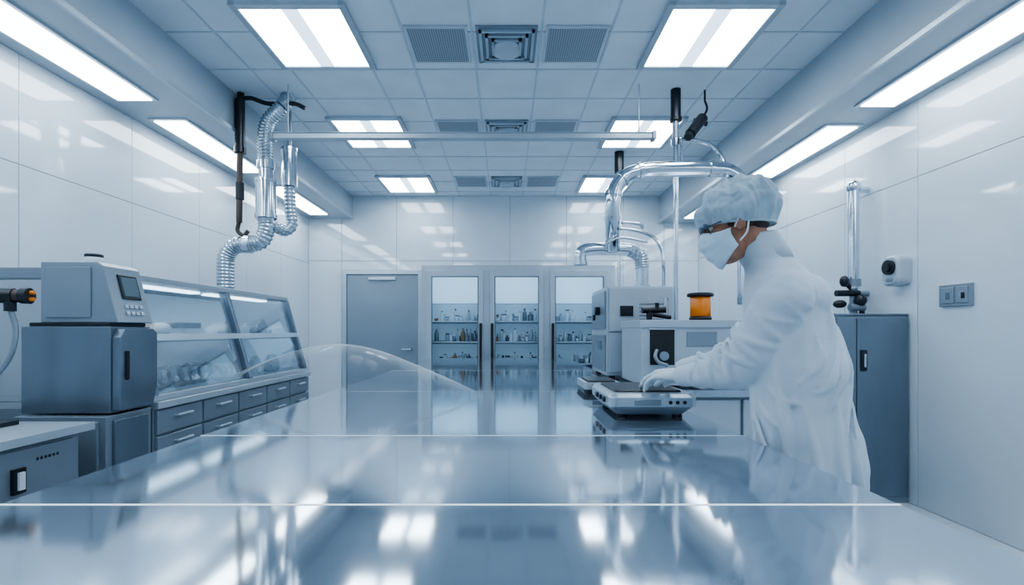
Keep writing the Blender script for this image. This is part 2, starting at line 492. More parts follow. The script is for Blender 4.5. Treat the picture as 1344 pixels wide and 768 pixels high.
b.lathe((-2.2, 2.6, 1.656), [(.036, 0), (.04, .004), (.04, .035), (.036, .04)], 'white'); b.lathe((-2.2, 2.6, 1.696), [(.041, 0), (.041, .014)], 'blackm')
b.done('specimen_jar')

Y0, Y1 = 2.745, 4.85
b = MB()
b.box(-3.1, -1.99, Y0, Y1, .08, .86, 'mgrey'); b.box(-3.1, -2.05, Y0, Y1, 0, .08, 'blackm')
b.box(-3.12, -1.96, Y0, Y1+.03, .86, .90, 'mlight')
n = 5; w = (Y1-Y0)/n
for i in range(n):
    ya, yb = Y0+i*w+.008, Y0+(i+1)*w-.008
    for z0, z1 in ((.715, .85), (.555, .70), (.34, .54), (.1, .325)):
        b.box(-1.991, -1.968, ya, yb, z0, z1, 'mgrey')
        ym = (ya+yb)/2; zm = z1-.045
        b.cyl((-1.945, ym-.07, zm), (-1.945, ym+.07, zm), .008, 'frame', 8)
        for q in (-.065, .065): b.cyl((-1.968, ym+q, zm), (-1.945, ym+q, zm), .006, 'frame', 8)
b.done('drawer_cabinet', .003, 1)
b = MB()
def fx(z): return -1.99-(z-.90)*(.20/.72)
b.box(-3.05, -1.99, Y0, Y1, .902, .935, 'mlight'); b.box(-3.05, -3.02, Y0, Y1, .935, 1.60, 'caseback')
b.box(-2.72, -2.70, Y0+.02, Y1-.04, 1.27, 1.585, 'caseback'); b.box(-2.72, -2.70, Y0+.02, Y1-.04, .935, 1.25, 'mlight')
b.prism([(-3.05, 1.60), (fx(1.60)+.012, 1.60), (fx(1.635)+.012, 1.635), (-2.32, 1.66), (-3.05, 1.66)], 'y', Y0, Y1, 'mgrey')
for y in (Y0, (Y0+Y1)/2-.02, Y1-.04):
    b.add([(fx(z)+o, yy, z) for z in (.935, 1.60) for (o, yy) in ((.014, y), (.014, y+.042), (-.05, y+.042), (-.05, y))],
          [(0, 1, 2, 3), (4, 5, 6, 7), (0, 1, 5, 4), (1, 2, 6, 5), (2, 3, 7, 6), (3, 0, 4, 7)], 'mdark')
b.add([(fx(z)+o, y, z) for z in (1.245, 1.285) for (o, y) in ((.015, Y0), (.015, Y1), (-.05, Y1), (-.05, Y0))],
      [(0, 1, 2, 3), (4, 5, 6, 7), (0, 1, 5, 4), (1, 2, 6, 5), (2, 3, 7, 6), (3, 0, 4, 7)], 'frame')
b.box(-2.70, -2.12, Y0+.04, Y1-.04, 1.255, 1.27, 'mlight')
b.prism([(-3.05, .935), (fx(.935), .935), (fx(1.59), 1.59), (-3.05, 1.59)], 'y', Y1-.012, Y1-.004, 'glass')
b.prism([(-3.05, .935), (fx(.935), .935), (fx(1.59), 1.59), (-3.05, 1.59)], 'y', Y0, Y0+.02, 'mlight')
for ya, yb in ((Y0+.04, (Y0+Y1)/2-.02), ((Y0+Y1)/2+.02, Y1-.04)):
    for z0, z1 in ((.94, 1.243), (1.287, 1.598)):
        b.add([(fx(z)-.01+o, y, z) for o in (0, .005) for (y, z) in ((ya, z0), (yb, z0), (yb, z1), (ya, z1))],
              [(0, 1, 2, 3), (4, 5, 6, 7), (0, 1, 5, 4), (1, 2, 6, 5), (2, 3, 7, 6), (3, 0, 4, 7)], 'glass')
    b.box(-2.42, -2.34, ya+.05, yb-.05, 1.585, 1.599, 'cablamp')
    b.box(-2.62, -2.58, ya+.05, yb-.05, 1.244, 1.254, 'cablamp')
b.done('glass_display_cabinet', .002, 1)
b = MB()
b.ell((-2.24, 3.02, 1.33), (.045, .05, .055), 'pink'); b.ell((-2.24, 3.16, 1.315), (.055, .07, .042), 'white')
b.box(-2.35, -2.16, 3.28, 3.5, 1.272, 1.32, 'white'); b.box(-2.33, -2.18, 3.3, 3.48, 1.32, 1.36, 'mgrey')
for i in range(12):
    y = 3.6+i*.095; h = random.uniform(.05, .14); x = random.uniform(-2.35, -2.18)
    b.lathe((x, y, 1.271), [(.03, 0), (.038, .01), (.038, h*.7), (.015, h*.85), (.015, h)], random.choice(['white', 'mgrey', 'mdark', 'white']), 12)
pts = [(-2.16+.065*math.cos(t*.6), 2.95+t*.010, 1.01+.065*math.sin(t*.6)) for t in range(60)]
b.tube(pts, .012, 'mdark', 8)
for i in range(5):
    y = 4.0+i*.15
    b.lathe((-2.15-random.random()*.12, y, .936), [(.045, 0), (.05, .01), (.05, .05+random.random()*.08), (.02, .15)], random.choice(['white', 'mgrey', 'white']), 14)
pts = [(-2.14+.06*math.cos(t*.5), 3.58+t*.0055, 1.0+.05*math.sin(t*.5)) for t in range(60)]
b.tube(pts, .016, 'white', 8)
b.done('cabinet_glassware')

b = MB()
b.box(-2.75, -2.2, 2.0, 2.2, .881, .9, 'blackm')
b.cyl((-2.62, 2.12, .9), (-2.62, 2.12, 1.46), .018, 'mdark')
b.cyl((-2.62, 2.12, 1.46), (-2.20, 2.2, 1.46), .016, 'black')
b.cyl((-2.27, 2.18, 1.46), (-2.215, 2.195, 1.46), .034, 'blackm'); b.cyl((-2.215, 2.195, 1.46), (-2.185, 2.2, 1.46), .03, 'copper')
b.cyl((-2.185, 2.2, 1.46), (-2.155, 2.205, 1.46), .036, 'blackm')
b.cyl((-2.1549, 2.205, 1.475), (-2.140, 2.21, 1.475), .009, 'orange'); b.cyl((-2.1549, 2.205, 1.445), (-2.140, 2.21, 1.445), .009, 'orange')
b.cyl((-2.23, 2.19, 1.45), (-2.23, 2.19, 1.39), .022, 'blackm')
b.tube(catmull([(-2.23, 2.19, 1.4), (-2.205, 2.19, 1.3), (-2.215, 2.17, 1.18), (-2.29, 2.14, 1.06), (-2.40, 2.1, .96), (-2.42, 2.1, .9)]), .011, 'mgrey', 10)
b.done('hose_fitting_stand')

# left ducts ---------------------------------------------------------------
def P(px, py, y=4.4): return V(((px-665)/640*y, y, CH+(435-py)/640*y))
b = MB()
b.cyl(P(315, 131), P(315, 195), .042, 'blackm'); b.cyl(P(315, 195), P(314, 292), .026, 'copper')
b.cyl(P(315, 193), P(315, 201), .05, 'blackm'); b.cyl(P(315, 240), P(315, 262), .036, 'blackm')
b.tube(catmull([P(314, 290), P(312, 303), P(320, 309), P(326, 303)]), .018, 'copper', 10)
b.tube(catmull([P(310, 140), P(316, 131), P(330, 129), P(352, 136), P(385, 136), P(400, 142)]), .02, 'blackm', 10)
b.cyl(P(316, 131), (P(316, 131).x, 4.4, 3.449), .03, 'blackm')
b.done('service_conduit')
b = MB()
b.tube(catmull([P(370, 140), P(352, 160), P(348, 185), P(349, 215)]), .062, 'foil', 18, corr=20)
b.cyl(P(349, 212), P(349, 222), .075, 'chrome')
b.cyl(P(349, 222), P(349, 240), .062, 'chrome')
b.cyl(P(349, 238), P(349, 284), .086, 'chrome'); b.cyl(P(349, 236), P(349, 240), .094, 'chrome'); b.cyl(P(349, 282), P(349, 287), .094, 'chrome')
b.tube(catmull([P(349, 286), P(350, 300), P(343, 316), P(325, 321), P(308, 323), P(298, 335), P(296, 350), P(296, 383)]), .070, 'foil', 18, corr=30)
b.cyl(P(327, 321)-V((.03, 0, 0)), P(327, 321)+V((.02, 0, 0)), .082, 'chrome')
b.tube(catmull([P(370, 140), P(375, 135, 4.42), (P(376, 130).x, 4.45, 3.44)]), .062, 'foil', 18, corr=6)
b.cyl(P(380, 197, 4.6), P(380, 245, 4.6), .070, 'chrome'); b.cyl(P(380, 195, 4.6), P(380, 199, 4.6), .077, 'chrome')
b.tube(catmull([P(380, 245, 4.6), P(381, 275, 4.6), P(383, 295, 4.6), P(374, 303, 4.55), P(362, 298, 4.45), P(352, 288, 4.4)]), .050, 'foil', 16, corr=18)
b.cyl(P(380, 197, 4.6), (P(380, 197, 4.6).x, 4.6, 3.449), .02, 'mgrey')
b.done('flexible_exhaust_duct')

b = MB(); y = 4.24
b.box(-2.02, 1.26, y-.03, y+.03, 2.97, 3.015, 'mlight'); b.box(-2.02, 1.26, y-.04, y+.04, 3.015, 3.021, 'frame')
b.box(-2.05, -2.02, y-.045, y+.045, 2.96, 3.03, 'mgrey'); b.box(1.26, 1.29, y-.045, y+.045, 2.96, 3.03, 'mgrey')
for x in (-1.9, 1.15): b.cyl((x, y, 3.02), (x, y, 3.449), .005, 'mlight', 8)
b.done('overhead_rail', .002, 1)

# ---------------------------------------------------------------- right side equipment
b = MB()
b.box(.86, 2.15, 3.1, 5.0, TZ-.05, TZ-.002, 'steel'); b.box(.9, 2.1, 3.15, 4.95, .08, TZ-.05, 'mgrey'); b.box(.95, 2.1, 3.2, 4.95, 0, .08, 'blackm')
for x0, x1 in ((.92, 1.5), (1.52, 2.08)): b.box(x0, x1, 3.13, 3.15, .1, .86, 'mlight')
b.done('side_bench', .004, 1)

b = MB()
x0, x1, y0, y1, z0, z1 = .79, 1.31, 3.84, 4.5, TZ+.001, 1.655
b.box(x0, x1, y0, y1, z0+.02, z1, 'mlight')
b.box(x0+.015, x1-.015, y0-.02, y0, 1.30, z1-.015, 'mlight'); b.box(x0+.015, x1-.015, y0-.02, y0, z0+.05, 1.285, 'mlight')
b.box(x0-.012, x0, y0+.04, y1-.04, 1.32, 1.62, 'mgrey'); b.box(x0-.012, x0, y0+.04, y1-.04, .98, 1.27, 'mgrey')
b.cyl((x0-.012, 4.1, 1.47), (x0-.05, 4.1, 1.47), .035, 'blackm'); b.cyl((x0-.012, 4.3, 1.42), (x0-.03, 4.3, 1.42), .025, 'blackm')
b.box(x0-.02, x0-.01, 4.0, 4.12, 1.15, 1.22, 'screen')
b.box(x0+.1, x0+.2, y0-.03, y0-.02, 1.42, 1.5, 'blackm')
b.cyl((x0+.33, y0-.02, 1.2), (x0+.33, y0-.045, 1.2), .03, 'blackm')
for i in range(6): b.box(x0+.25, x1-.06, y0-.024, y0-.02, 1.36+i*.03, 1.372+i*.03, 'mgrey')
for x in (x0+.05, x1-.05):
    for yq in (y0+.05, y1-.05): b.cyl((x, yq, TZ+.001), (x, yq, TZ+.022), .025, 'black', 12)
b.done('bench_oven', .006, 2)

b = MB()
x0, x1, y0, y1, z1 = .88, 1.62, 3.2, 3.72, 1.375
b.box(x0, x1, y0, y1, TZ+.015, z1, 'mlight')
b.box(x0-.01, x1+.01, y0-.012, y1, z1-.05, z1, 'mlight')
b.box(x0+.06, x0+.22, y0-.008, y0, 1.08, 1.31, 'void'); b.box(x0+.05, x0+.23, y0-.012, y0, 1.31, 1.32, 'frame')
b.cyl((x0+.14, y0-.03, 1.14), (x0+.14, y0, 1.14), .05, 'blackm'); b.cyl((x0+.14, y0-.05, 1.14), (x0+.14, y0-.03, 1.14), .03, 'mgrey')
b.tube(catmull([(x0+.1, y0-.02, 1.18), (x0+.08, y0-.05, 1.14), (x0+.1, y0-.06, 1.1), (x0+.16, y0-.05, 1.08)]), .012, 'mgrey', 8)
b.box(x0+.3, x0+.5, y0-.006, y0, 1.2, 1.3, 'mgrey')
b.cyl((x0+.1, y0+.05, TZ-.001), (x0+.1, y0+.05, TZ+.016), .02, 'black', 10); b.cyl((x1-.1, y0+.05, TZ-.001), (x1-.1, y0+.05, TZ+.016), .02, 'black', 10)
b.cyl((.98, 3.35, z1), (.98, 3.35, z1+.06), .02, 'blackm'); b.cyl((.93, 3.35, z1+.07), (1.09, 3.35, z1+.075), .022, 'blackm')
b.cyl((1.03, 3.34, z1+.07), (1.03, 3.34, z1+.12), .014, 'blackm'); b.cyl((1.0, 3.33, z1+.04), (1.12, 3.33, z1+.02), .014, 'blackm')
b.cyl((1.13, 3.45, z1), (1.13, 3.45, z1+.16), .016, 'chrome')
b.done('centrifuge_unit', .006, 2)

b = MB(); c0 = (1.31, 3.3, 1.376)
b.lathe(c0, [(.07, 0), (.072, .004), (.072, .02), (.06, .024)], 'blackm', 28)
b.lathe((c0[0], c0[1], c0[2]+.022), [(.06, 0), (.066, .005), (.066, .13), (.06, .135)], 'orange', 28)
b.lathe((c0[0], c0[1], c0[2]+.157), [(.08, 0), (.086, .004), (.086, .02), (.08, .026), (.03, .027)], 'blackm', 28)
b.done('orange_reagent_jar')

b = MB(); x, y = 1.505, 4.34
b.cyl((x, y, 3.19), (x, y, 3.45), .044, 'blackm'); b.cyl((x, y, 3.17), (x, y, 3.2), .052, 'black'); b.cyl((x, y, 3.0), (x, y, 3.17), .028, 'mgrey')
b.cyl((x, y, TZ), (x, y, 3.0), .021, 'chrome'); b.cyl((x+.05, y, 2.7), (x+.05, y, 3.0), .01, 'chrome', 10)
b.tube(catmull([P(890, 182, 4.34), P(915, 185, 4.34), P(935, 192, 4.34), P(948, 208, 4.34), P(952, 222, 4.3)]), .02, 'chrome', 12)
b.cyl((x, y, 2.95), (x, y, 3.01), .04, 'chrome')
b.done('gas_supply_pole')
b = MB()
b.cyl(P(925, 132, 4.34), (P(925, 132, 4.34).x, 4.34, 3.449), .009, 'blackm', 8)
b.tube(catmull([P(925, 132, 4.34), P(928, 142, 4.3), P(925, 150, 4.28), P(919, 158, 4.28)]), .01, 'blackm', 8)
b.cyl(P(922, 155, 4.27), P(906, 176, 4.2), .047, 'blackm', 20); b.cyl(P(906, 176, 4.2), P(903, 180, 4.18), .036, 'black', 20)
b.cyl(P(910, 158, 4.27), P(928, 163, 4.27), .02, 'blackm', 12)
b.done('security_camera')
b = MB(); x, y = 1.35, 5.85
b.cyl((x, y, 3.2), (x, y, 3.45), .055, 'blackm'); b.cyl((x, y, 0), (x, y, 3.2), .024, 'chrome')
b.done('support_pole')

b = MB(); Y = 3.95
b.tube(catmull([P(978, 400, Y), P(978, 300, Y), P(974, 245, Y), P(958, 226, Y), P(930, 222, Y), P(880, 222, Y), P(845, 224, Y), P(822, 231, Y), P(808, 248, Y), P(804, 270, Y), P(804, 300, Y+.05), P(804, 328, Y+.15)], 10), .060, 'chrome', 24)
for p, q in ((P(843, 224, Y), P(838, 225, Y)), (P(804, 283, Y+.02), P(804, 289, Y+.03)), (P(930, 222, Y), P(935, 222, Y)), (P(806, 252, Y), P(805, 257, Y)), (P(820, 232, Y), P(816, 236, Y))):
    b.cyl(p, q, .070, 'chrome')
b.tube(catmull([P(762, 346, 4.15), P(763, 332, 4.15), P(775, 327, 4.15), P(800, 327, 4.15), P(825, 328, 4.15), P(840, 337, 4.15), P(843, 355, 4.15), P(843, 377, 4.15)], 10), .053, 'chrome', 24)
b.cyl(P(762, 348, 4.15), P(762, 344, 4.15), .062, 'chrome')
b.tube(catmull([P(826, 328, 4.15), P(840, 336, 4.15), P(843, 352, 4.15)]), .057, 'foil', 20, corr=10)
b.cyl(P(843, 378, 4.15), P(843, 374, 4.15), .065, 'chrome')
b.tube(catmull([P(812, 300, Y), P(835, 303, Y), P(858, 312, Y), P(869, 330, Y), P(871, 352, Y), P(871, 378, Y+.1)]), .014, 'chrome', 12)
b.tube(catmull([P(806, 310, Y), P(795, 320, Y), P(815, 312, Y), P(850, 318, Y)]), .010, 'chrome', 12)
b.tube(catmull([P(815, 292, Y), P(838, 294, Y), P(845, 300, Y)]), .014, 'chrome', 12)
b.done('silver_exhaust_duct')

b = MB()
b.box(2.47, 3.04, 3.7, 4.25, .0, 1.42, 'mgrey'); b.box(2.46, 3.045, 3.69, 4.25, 1.42, 1.435, 'mdark')
b.box(2.49, 2.64, 3.68, 3.70, .05, 1.40, 'mdark'); b.box(2.645, 3.03, 3.68, 3.70, .05, 1.40, 'mdark')
b.box(2.67, 2.715, 3.668, 3.68, 1.0, 1.16, 'blackm'); b.box(2.685, 2.70, 3.655, 3.668, 1.03, 1.13, 'frame')
b.done('tall_storage_locker', .004, 2)

b = MB(); x, y = 2.93, 4.12
b.cyl((x, y, 1.66), (x, y, 2.5), .042, 'chrome'); b.ell((x, y, 2.52), (.055, .055, .06), 'chrome', 20); b.cyl((x, y, 2.5), (XR, y, 2.5), .03, 'chrome')
b.cyl((x, y, 1.68), (x, y, 1.74), .055, 'mgrey'); b.cyl((x, y, 1.45), (x, y, 1.66), .03, 'mgrey')
b.cyl((x-.16, y-.02, 1.62), (x+.03, y-.02, 1.62), .026, 'blackm'); b.ell((x-.1, y-.03, 1.72), (.035, .035, .05), 'blackm', 16); b.cyl((x-.1, y-.03, 1.72), (x-.02, y, 1.66), .018, 'blackm')
b.ell((x-.13, y-.02, 1.53), (.055, .04, .035), 'black', 16); b.ell((x+.02, y-.05, 1.56), (.05, .05, .05), 'blackm', 16); b.cyl((x-.06, y-.04, 1.5), (x+.06, y-.04, 1.5), .03, 'mgrey')
b.cyl((x, y, 1.62), (XR, y, 1.62), .025, 'mgrey'); b.cyl((x+.05, y-.03, 1.436), (x+.05, y-.03, 1.55), .02, 'blackm')
b.done('wall_gas_valve')

b = MB()
def rr2(y_, z_, hy, hz, r, x_, n=5):
    out = []
    for (sx, sy, a0) in ((1, 1, 0), (-1, 1, 90), (-1, -1, 180), (1, -1, 270)):
        for i in range(n+1):
            a = math.radians(a0+90*i/n); out.append(V((x_, y_+sx*(hy-r)+r*math.cos(a), z_+sy*(hz-r)+r*math.sin(a))))
    return out
b.closed_loft([rr2(3.75, 1.765, .085, .115, .05, XR), rr2(3.75, 1.765, .085, .115, .05, 2.96), rr2(3.75, 1.765, .07, .10, .05, 2.94)], 'mlight', False)
b.cyl((2.918, 3.742, 1.79), (2.945, 3.742, 1.79), .056, 'blackm', 24); b.cyl((2.905, 3.742, 1.79), (2.919, 3.742, 1.79), .036, 'black', 24)
b.box(2.93, 2.942, 3.71, 3.775, 1.685, 1.705, 'mgrey')
b.done('wall_sensor', .003, 2)
b = MB()
b.box(XR-.02, XR, 3.18, 3.42, 1.47, 1.62, 'mgrey'); b.box(XR-.026, XR-.02, 3.2, 3.28, 1.49, 1.6, 'mgrey'); b.box(XR-.026, XR-.02, 3.3, 3.4, 1.49, 1.6, 'mgrey')
b.box(XR-.03, XR-.026, 3.22, 3.245, 1.52, 1.56, 'blackm'); b.box(XR-.03, XR-.026, 3.33, 3.36, 1.52, 1.57, 'mdark')
b.done('wall_switch_plate', .002, 1)

b = MB()
x0, x1, y0, y1 = .44, .80, 2.06, 2.50
def rr(cx, cy, hx, hy, r, z, n=5):
    out = []
    for (sx, sy, a0) in ((1, 1, 0), (-1, 1, 90), (-1, -1, 180), (1, -1, 270)):
        for i in range(n+1):
            a = math.radians(a0+90*i/n); out.append(V((cx+sx*(hx-r)+r*math.cos(a), cy+sy*(hy-r)+r*math.sin(a), z)))
    return out
cx, cy = (x0+x1)/2, (y0+y1)/2
b.closed_loft([rr(cx, cy, .15, .19, .03, TZ+.015), rr(cx, cy, .175, .215, .03, TZ+.04), rr(cx, cy, .18, .22, .03, TZ+.05)], 'mgrey', False)
b.closed_loft([rr(cx, cy, .185, .225, .03, TZ+.05), rr(cx, cy, .187, .227, .03, TZ+.09), rr(cx, cy, .175, .215, .03, TZ+.104)], 'frame', False)
b.closed_loft([rr(cx, cy+.02, .15, .17, .02, TZ+.104), rr(cx, cy+.02, .145, .165, .02, TZ+.112)], 'blackm', False)
for sx in (-1, 1):
    for sy in (-1, 1): b.cyl((cx+sx*.12, cy+sy*.16, TZ+.001), (cx+sx*.12, cy+sy*.16, TZ+.02), .022, 'black', 12)
b.box(cx-.08, cx+.03, y0-.012, y0-.002, TZ+.058, TZ+.082, 'mgrey')
for i in range(3): b.cyl((cx+.07+i*.03, y0-.01, TZ+.07), (cx+.07+i*.03, y0, TZ+.07), .008, 'blackm', 10)
for i in range(3): b.box(x0-.016, x0-.004, y0+.08+i*.08, y0+.12+i*.08, TZ+.06, TZ+.082, 'blackm')
b.done('bench_scale', .002, 1)
b = MB()
b.closed_loft([rr(.56, 3.0, .10, .15, .02, TZ+.001), rr(.56, 3.0, .11, .16, .02, TZ+.03)], 'blackm', False)
b.closed_loft([rr(.56, 3.0, .105, .155, .02, TZ+.03), rr(.56, 3.0, .105, .155, .02, TZ+.07)], 'mlight', False)
b.closed_loft([rr(.56, 3.0, .085, .135, .02, TZ+.07), rr(.56, 3.0, .08, .13, .02, TZ+.08)], 'blackm', False)
b.box(.5, .58, 2.838, 2.846, TZ+.036, TZ+.06, 'mdark')
b.done('hot_plate')

# ================= PERSON =================
person = empty('lab_technician')
F = V((-.8, .6, 0)); Lf = V((-.6, -.8, 0)); UP = V((0, 0, 1))
secs = [(.42, 1.045, 1.72, .25, .20, .06), (.60, 1.045, 1.72, .24, .19, .055), (.78, 1.045, 1.72, .226, .178, .045), (.95, 1.04, 1.72, .210, .163, .036),
        (1.08, 1.03, 1.725, .200, .150, .028), (1.20, 1.025, 1.735, .198, .146, .022), (1.32, 1.015, 1.745, .198, .142, .014), (1.41, 1.005, 1.755, .196, .132, .008),
        (1.47, .99, 1.76, .178, .115, .003), (1.515, .972, 1.762, .132, .096, 0), (1.55, .95, 1.764, .094, .084, 0), (1.59, .922, 1.766, .078, .077, 0), (1.615, .908, 1.767, .074, .074, 0)]
def secat(z):
    for i in range(len(secs)-1):
        if secs[i][0] <= z <= secs[i+1][0]:
            t = (z-secs[i][0])/(secs[i+1][0]-secs[i][0]); return [secs[i][m]+(secs[i+1][m]-secs[i][m])*t for m in range(6)]
    return list(secs[-1])
def surf(th, z, off=0):
    q = secat(z); return V((q[1], q[2], z))+Lf*(q[3]+off)*math.cos(th)+F*(q[4]+off)*math.sin(th)
b = MB(); rings = []
nz = 60
for i in range(nz+1):
    z = .42+(1.615-.42)*i/nz; q = secat(z); ring = []
    for j in range(72):
        t = 2*pi*j/72; tw = t+z*.9
        f = 1+q[5]*(math.sin(tw*5)+.7*math.sin(tw*9+2)+.5*math.sin(tw*14+z*3)+.3*math.sin(z*40+t*2))
        ring.append(V((q[1], q[2], z))+Lf*q[3]*math.cos(t)*f+F*q[4]*math.sin(t)*f)
    rings.append(ring)
b.closed_loft(rings, 'cloth')
def ridge(path, r):
    r *= 1.2
    pts = catmull([surf(math.radians(a), z, r*.15) for a, z in path], 6)
    b.tube(pts, lambda t: max(.001, r*math.sin(pi*min(max(t, .03), .97))**.6), 'cloth', 10)
for path, r in (([(-75, 1.42), (-60, 1.28), (-30, 1.12)], .015), ([(-85, 1.32), (-60, 1.15), (-25, 1.0)], .014), ([(-90, 1.2), (-60, 1.02), (-35, .8)], .016),
                ([(60, 1.22), (45, 1.05), (38, .75)], .015), ([(15, 1.16), (5, .95), (10, .6)], .017), ([(-50, 1.1), (-45, .85), (-50, .5)], .018),
                ([(-15, 1.05), (-20, .85), (-12, .55)], .014), ([(80, 1.3), (60, 1.2), (30, 1.12)], .012), ([(35, .98), (28, .8), (30, .5)], .015),
                ([(-100, 1.4), (-80, 1.2), (-75, .95)], .012), ([(40, 1.16), (10, 1.08), (-30, 1.06)], .010), ([(50, 1.1), (20, 1.0), (-20, .99)], .009),
                ([(-40, 1.3), (-35, 1.2), (-10, 1.13)], .012), ([(-60, 1.22), (-40, 1.12), (0, 1.08)], .010), ([(-68, 1.0), (-66, .8), (-70, .5)], .014)):
    ridge(path, r)
LS, LE, LW = V((.935, 1.625, 1.415)), V((.845, 1.735, 1.195)), V((.700, 1.965, 1.118))
RS, RE, RW = V((1.10, 1.88, 1.43)), V((.98, 2.03, 1.2)), V((.765, 2.16, 1.118))
for s_, e_, w_ in ((LS, LE, LW), (RS, RE, RW)):
    ctr = V((1.0, 1.76, 1.42))
    pts = catmull([s_.lerp(ctr, .45), s_, s_.lerp(e_, .5)+V((0.004, -.01, 0)), e_+V((.01, -.01, -.01)), e_.lerp(w_, .5)+V((0, 0, -.01)), w_], 9)
    b.tube(pts, [.080, .090, .093, .090, .088, .080, .066, .054, .044], 'cloth', 32, fold=.05)
    def arm(t):
        return s_.lerp(e_, t*2) if t < .5 else e_.lerp(w_, t*2-1)
    for k_, (t0, a0, a1, rr_) in enumerate(((.04, -80, 30, .012), (.12, -70, 50, .013), (.2, -60, 70, .014), (.3, -80, 60, .014), (.38, -60, 100, .015), (.45, -100, 90, .017), (.52, -90, 110, .017), (.59, -70, 120, .016), (.67, -90, 90, .014), (.76, -60, 100, .012), (.86, -90, 80, .011))):
        R_ = .093-.048*max(0, t0-.4)/.5
        pp = []
        for m_ in range(9):
            u = m_/8; tt = t0+(.10*(u-.5))*(1 if k_ % 2 else -1); c = arm(tt)
            ax = (arm(min(1, tt+.02))-arm(tt-.02)).normalized(); sd = V((-.35, -.94, 0)); sd = (sd-ax*sd.dot(ax)).normalized(); oth = ax.cross(sd)
            an = math.radians(a0+(a1-a0)*u); pp.append(c+(sd*math.cos(an)+oth*math.sin(an))*R_)
        b.tube(pp, lambda t, q=rr_: max(.001, q*math.sin(pi*min(max(t, .04), .96))**.6), 'cloth', 10)
b.ell((1.005, 1.725, 1.405), (.125, .14, .11), 'cloth')
for sg in (-1, 1):
    h = V((1.055, 1.72, .75))+Lf*.1*sg
    b.tube([h, h+V((0, 0, -.35)), h+V((.01, 0, -.69))], [.10, .085, .075], 'cloth', 20, fold=.03)
o = b.done('coat', parent=person)
r = o.modifiers.new('remesh', 'REMESH'); r.mode = 'VOXEL'; r.voxel_size = .006; r.use_smooth_shade = True
sm = o.modifiers.new('smooth', 'SMOOTH'); sm.factor = .5; sm.iterations = 3
for nm_, sc_, st_ in (('folds', .16, .028), ('creases', .06, .007)):
    tx = bpy.data.textures.new(nm_, 'CLOUDS'); tx.noise_scale = sc_; tx.noise_depth = 0
    ds = o.modifiers.new(nm_, 'DISPLACE'); ds.texture = tx; ds.strength = st_; ds.mid_level = .5
b = MB()
for sg in (-1, 1):
    h = V((1.06, 1.72, 0))+Lf*.1*sg
    b.capsule([h+V((0, 0, .05))-F*.05, h+V((0, 0, .045))+F*.06, h+V((0, 0, .035))+F*.15], [.05, .05, .035], 'white', 16)
b.done('shoe_covers', parent=person)
b = MB(); cols = []
for rad, z in ((.078, 1.545), (.081, 1.585), (.0815, 1.625), (.079, 1.636), (.073, 1.628), (.068, 1.59)):
    c = V((.947, 1.764, 1.55)).lerp(V((.900, 1.768, 1.63)), (z-1.55)/.08)
    cols.append([c+Lf*rad*math.cos(2*pi*j/32)*(1+.02*math.sin(j*1.3))+F*rad*math.sin(2*pi*j/32)+UP*(-.020*math.sin(2*pi*j/32)) for j in range(32)])
b.closed_loft(cols, 'cloth'); b.done('collar', parent=person)
b = MB()
b.tube(catmull([surf(math.radians(a), z, .016) for a, z in ((42, 1.02), (34, .965), (24, .90))], 6), .007, 'cloth', 8)
b.done('pocket_welt', parent=person)
HS = 1.10
hf = V((-.93, .37, 0)).normalized(); hl = UP.cross(hf).normalized(); ptc = math.radians(19)
hfw = (hf*math.cos(ptc)-UP*math.sin(ptc)); hup = (UP*math.cos(ptc)+hf*math.sin(ptc))
HO = V((.820, 1.765, 1.685))
def H(p): return HO+(hfw*p[0]+hl*p[1]+hup*p[2])*HS
b = MB()
b.ell((-.012, 0, .03), (.095, .076, .088), 'skin', 32); b.ell((.028, 0, -.03), (.062, .062, .085), 'skin', 32)
b.ell((.04, 0, -.085), (.045, .044, .034), 'skin', 24); b.ell((.073, 0, .030), (.016, .05, .010), 'skin', 20)
b.capsule([(.082, 0, .015), (.098, 0, -.012), (.108, 0, -.03)], [.009, .010, .014], 'skin')
for sg in (-1, 1):
    b.ell((.055, sg*.043, -.018), (.024, .022, .02), 'skin', 16)
    b.ell((-.012, sg*.078, -.008), (.018, .008, .031), 'skin', 18); b.ell((-.016, sg*.084, -.006), (.014, .005, .026), 'skin', 16)
    b.ell((.100, sg*.01, -.033), (.009, .008, .007), 'skin', 12)
b.ell((.086, 0, -.055), (.008, .022, .005), 'skin', 16); b.ell((.085, 0, -.065), (.008, .019, .006), 'skin', 16)
b.xform(H)
b.capsule([H((-.03, 0, -.04)), V((.90, 1.768, 1.60)), V((.955, 1.762, 1.52))], [.062, .06, .062], 'skin', 20)
o = b.done('head', parent=person)
r = o.modifiers.new('remesh', 'REMESH'); r.mode = 'VOXEL'; r.voxel_size = .004; r.use_smooth_shade = True
sm = o.modifiers.new('smooth', 'SMOOTH'); sm.factor = .5; sm.iterations = 4
b = MB()
for sg in (-1, 1):
    b.ell((.064, sg*.031, .008), (.0125, .0125, .0125), 'eyew', 16); b.ell((.0755, sg*.031, .006), (.0022, .005, .005), 'blackm', 12)
    b.capsule([(.078, sg*.014, .031), (.080, sg*.03, .036), (.066, sg*.053, .031)], [.003, .0035, .002], 'hair', 8)
    b.capsule([(.068, sg*.018, .020), (.0735, sg*.031, .0205), (.062, sg*.045, .015)], [.003, .0045, .003], 'skin', 8)
b.xform(H); b.done('eyes', parent=person)
b = MB()
b.ell((-.024, 0, .024), (.09, .0775, .08), 'hair', 28); b.ell((-.055, 0, -.022), (.050, .058, .036), 'hair', 20)
for sg in (-1, 1): b.ell((.014, sg*.071, .006), (.010, .005, .022), 'hair', 12)
b.xform(H); b.done('hair', parent=person)
b = MB(); NU, NV = 36, 22; vs = []; fs = []
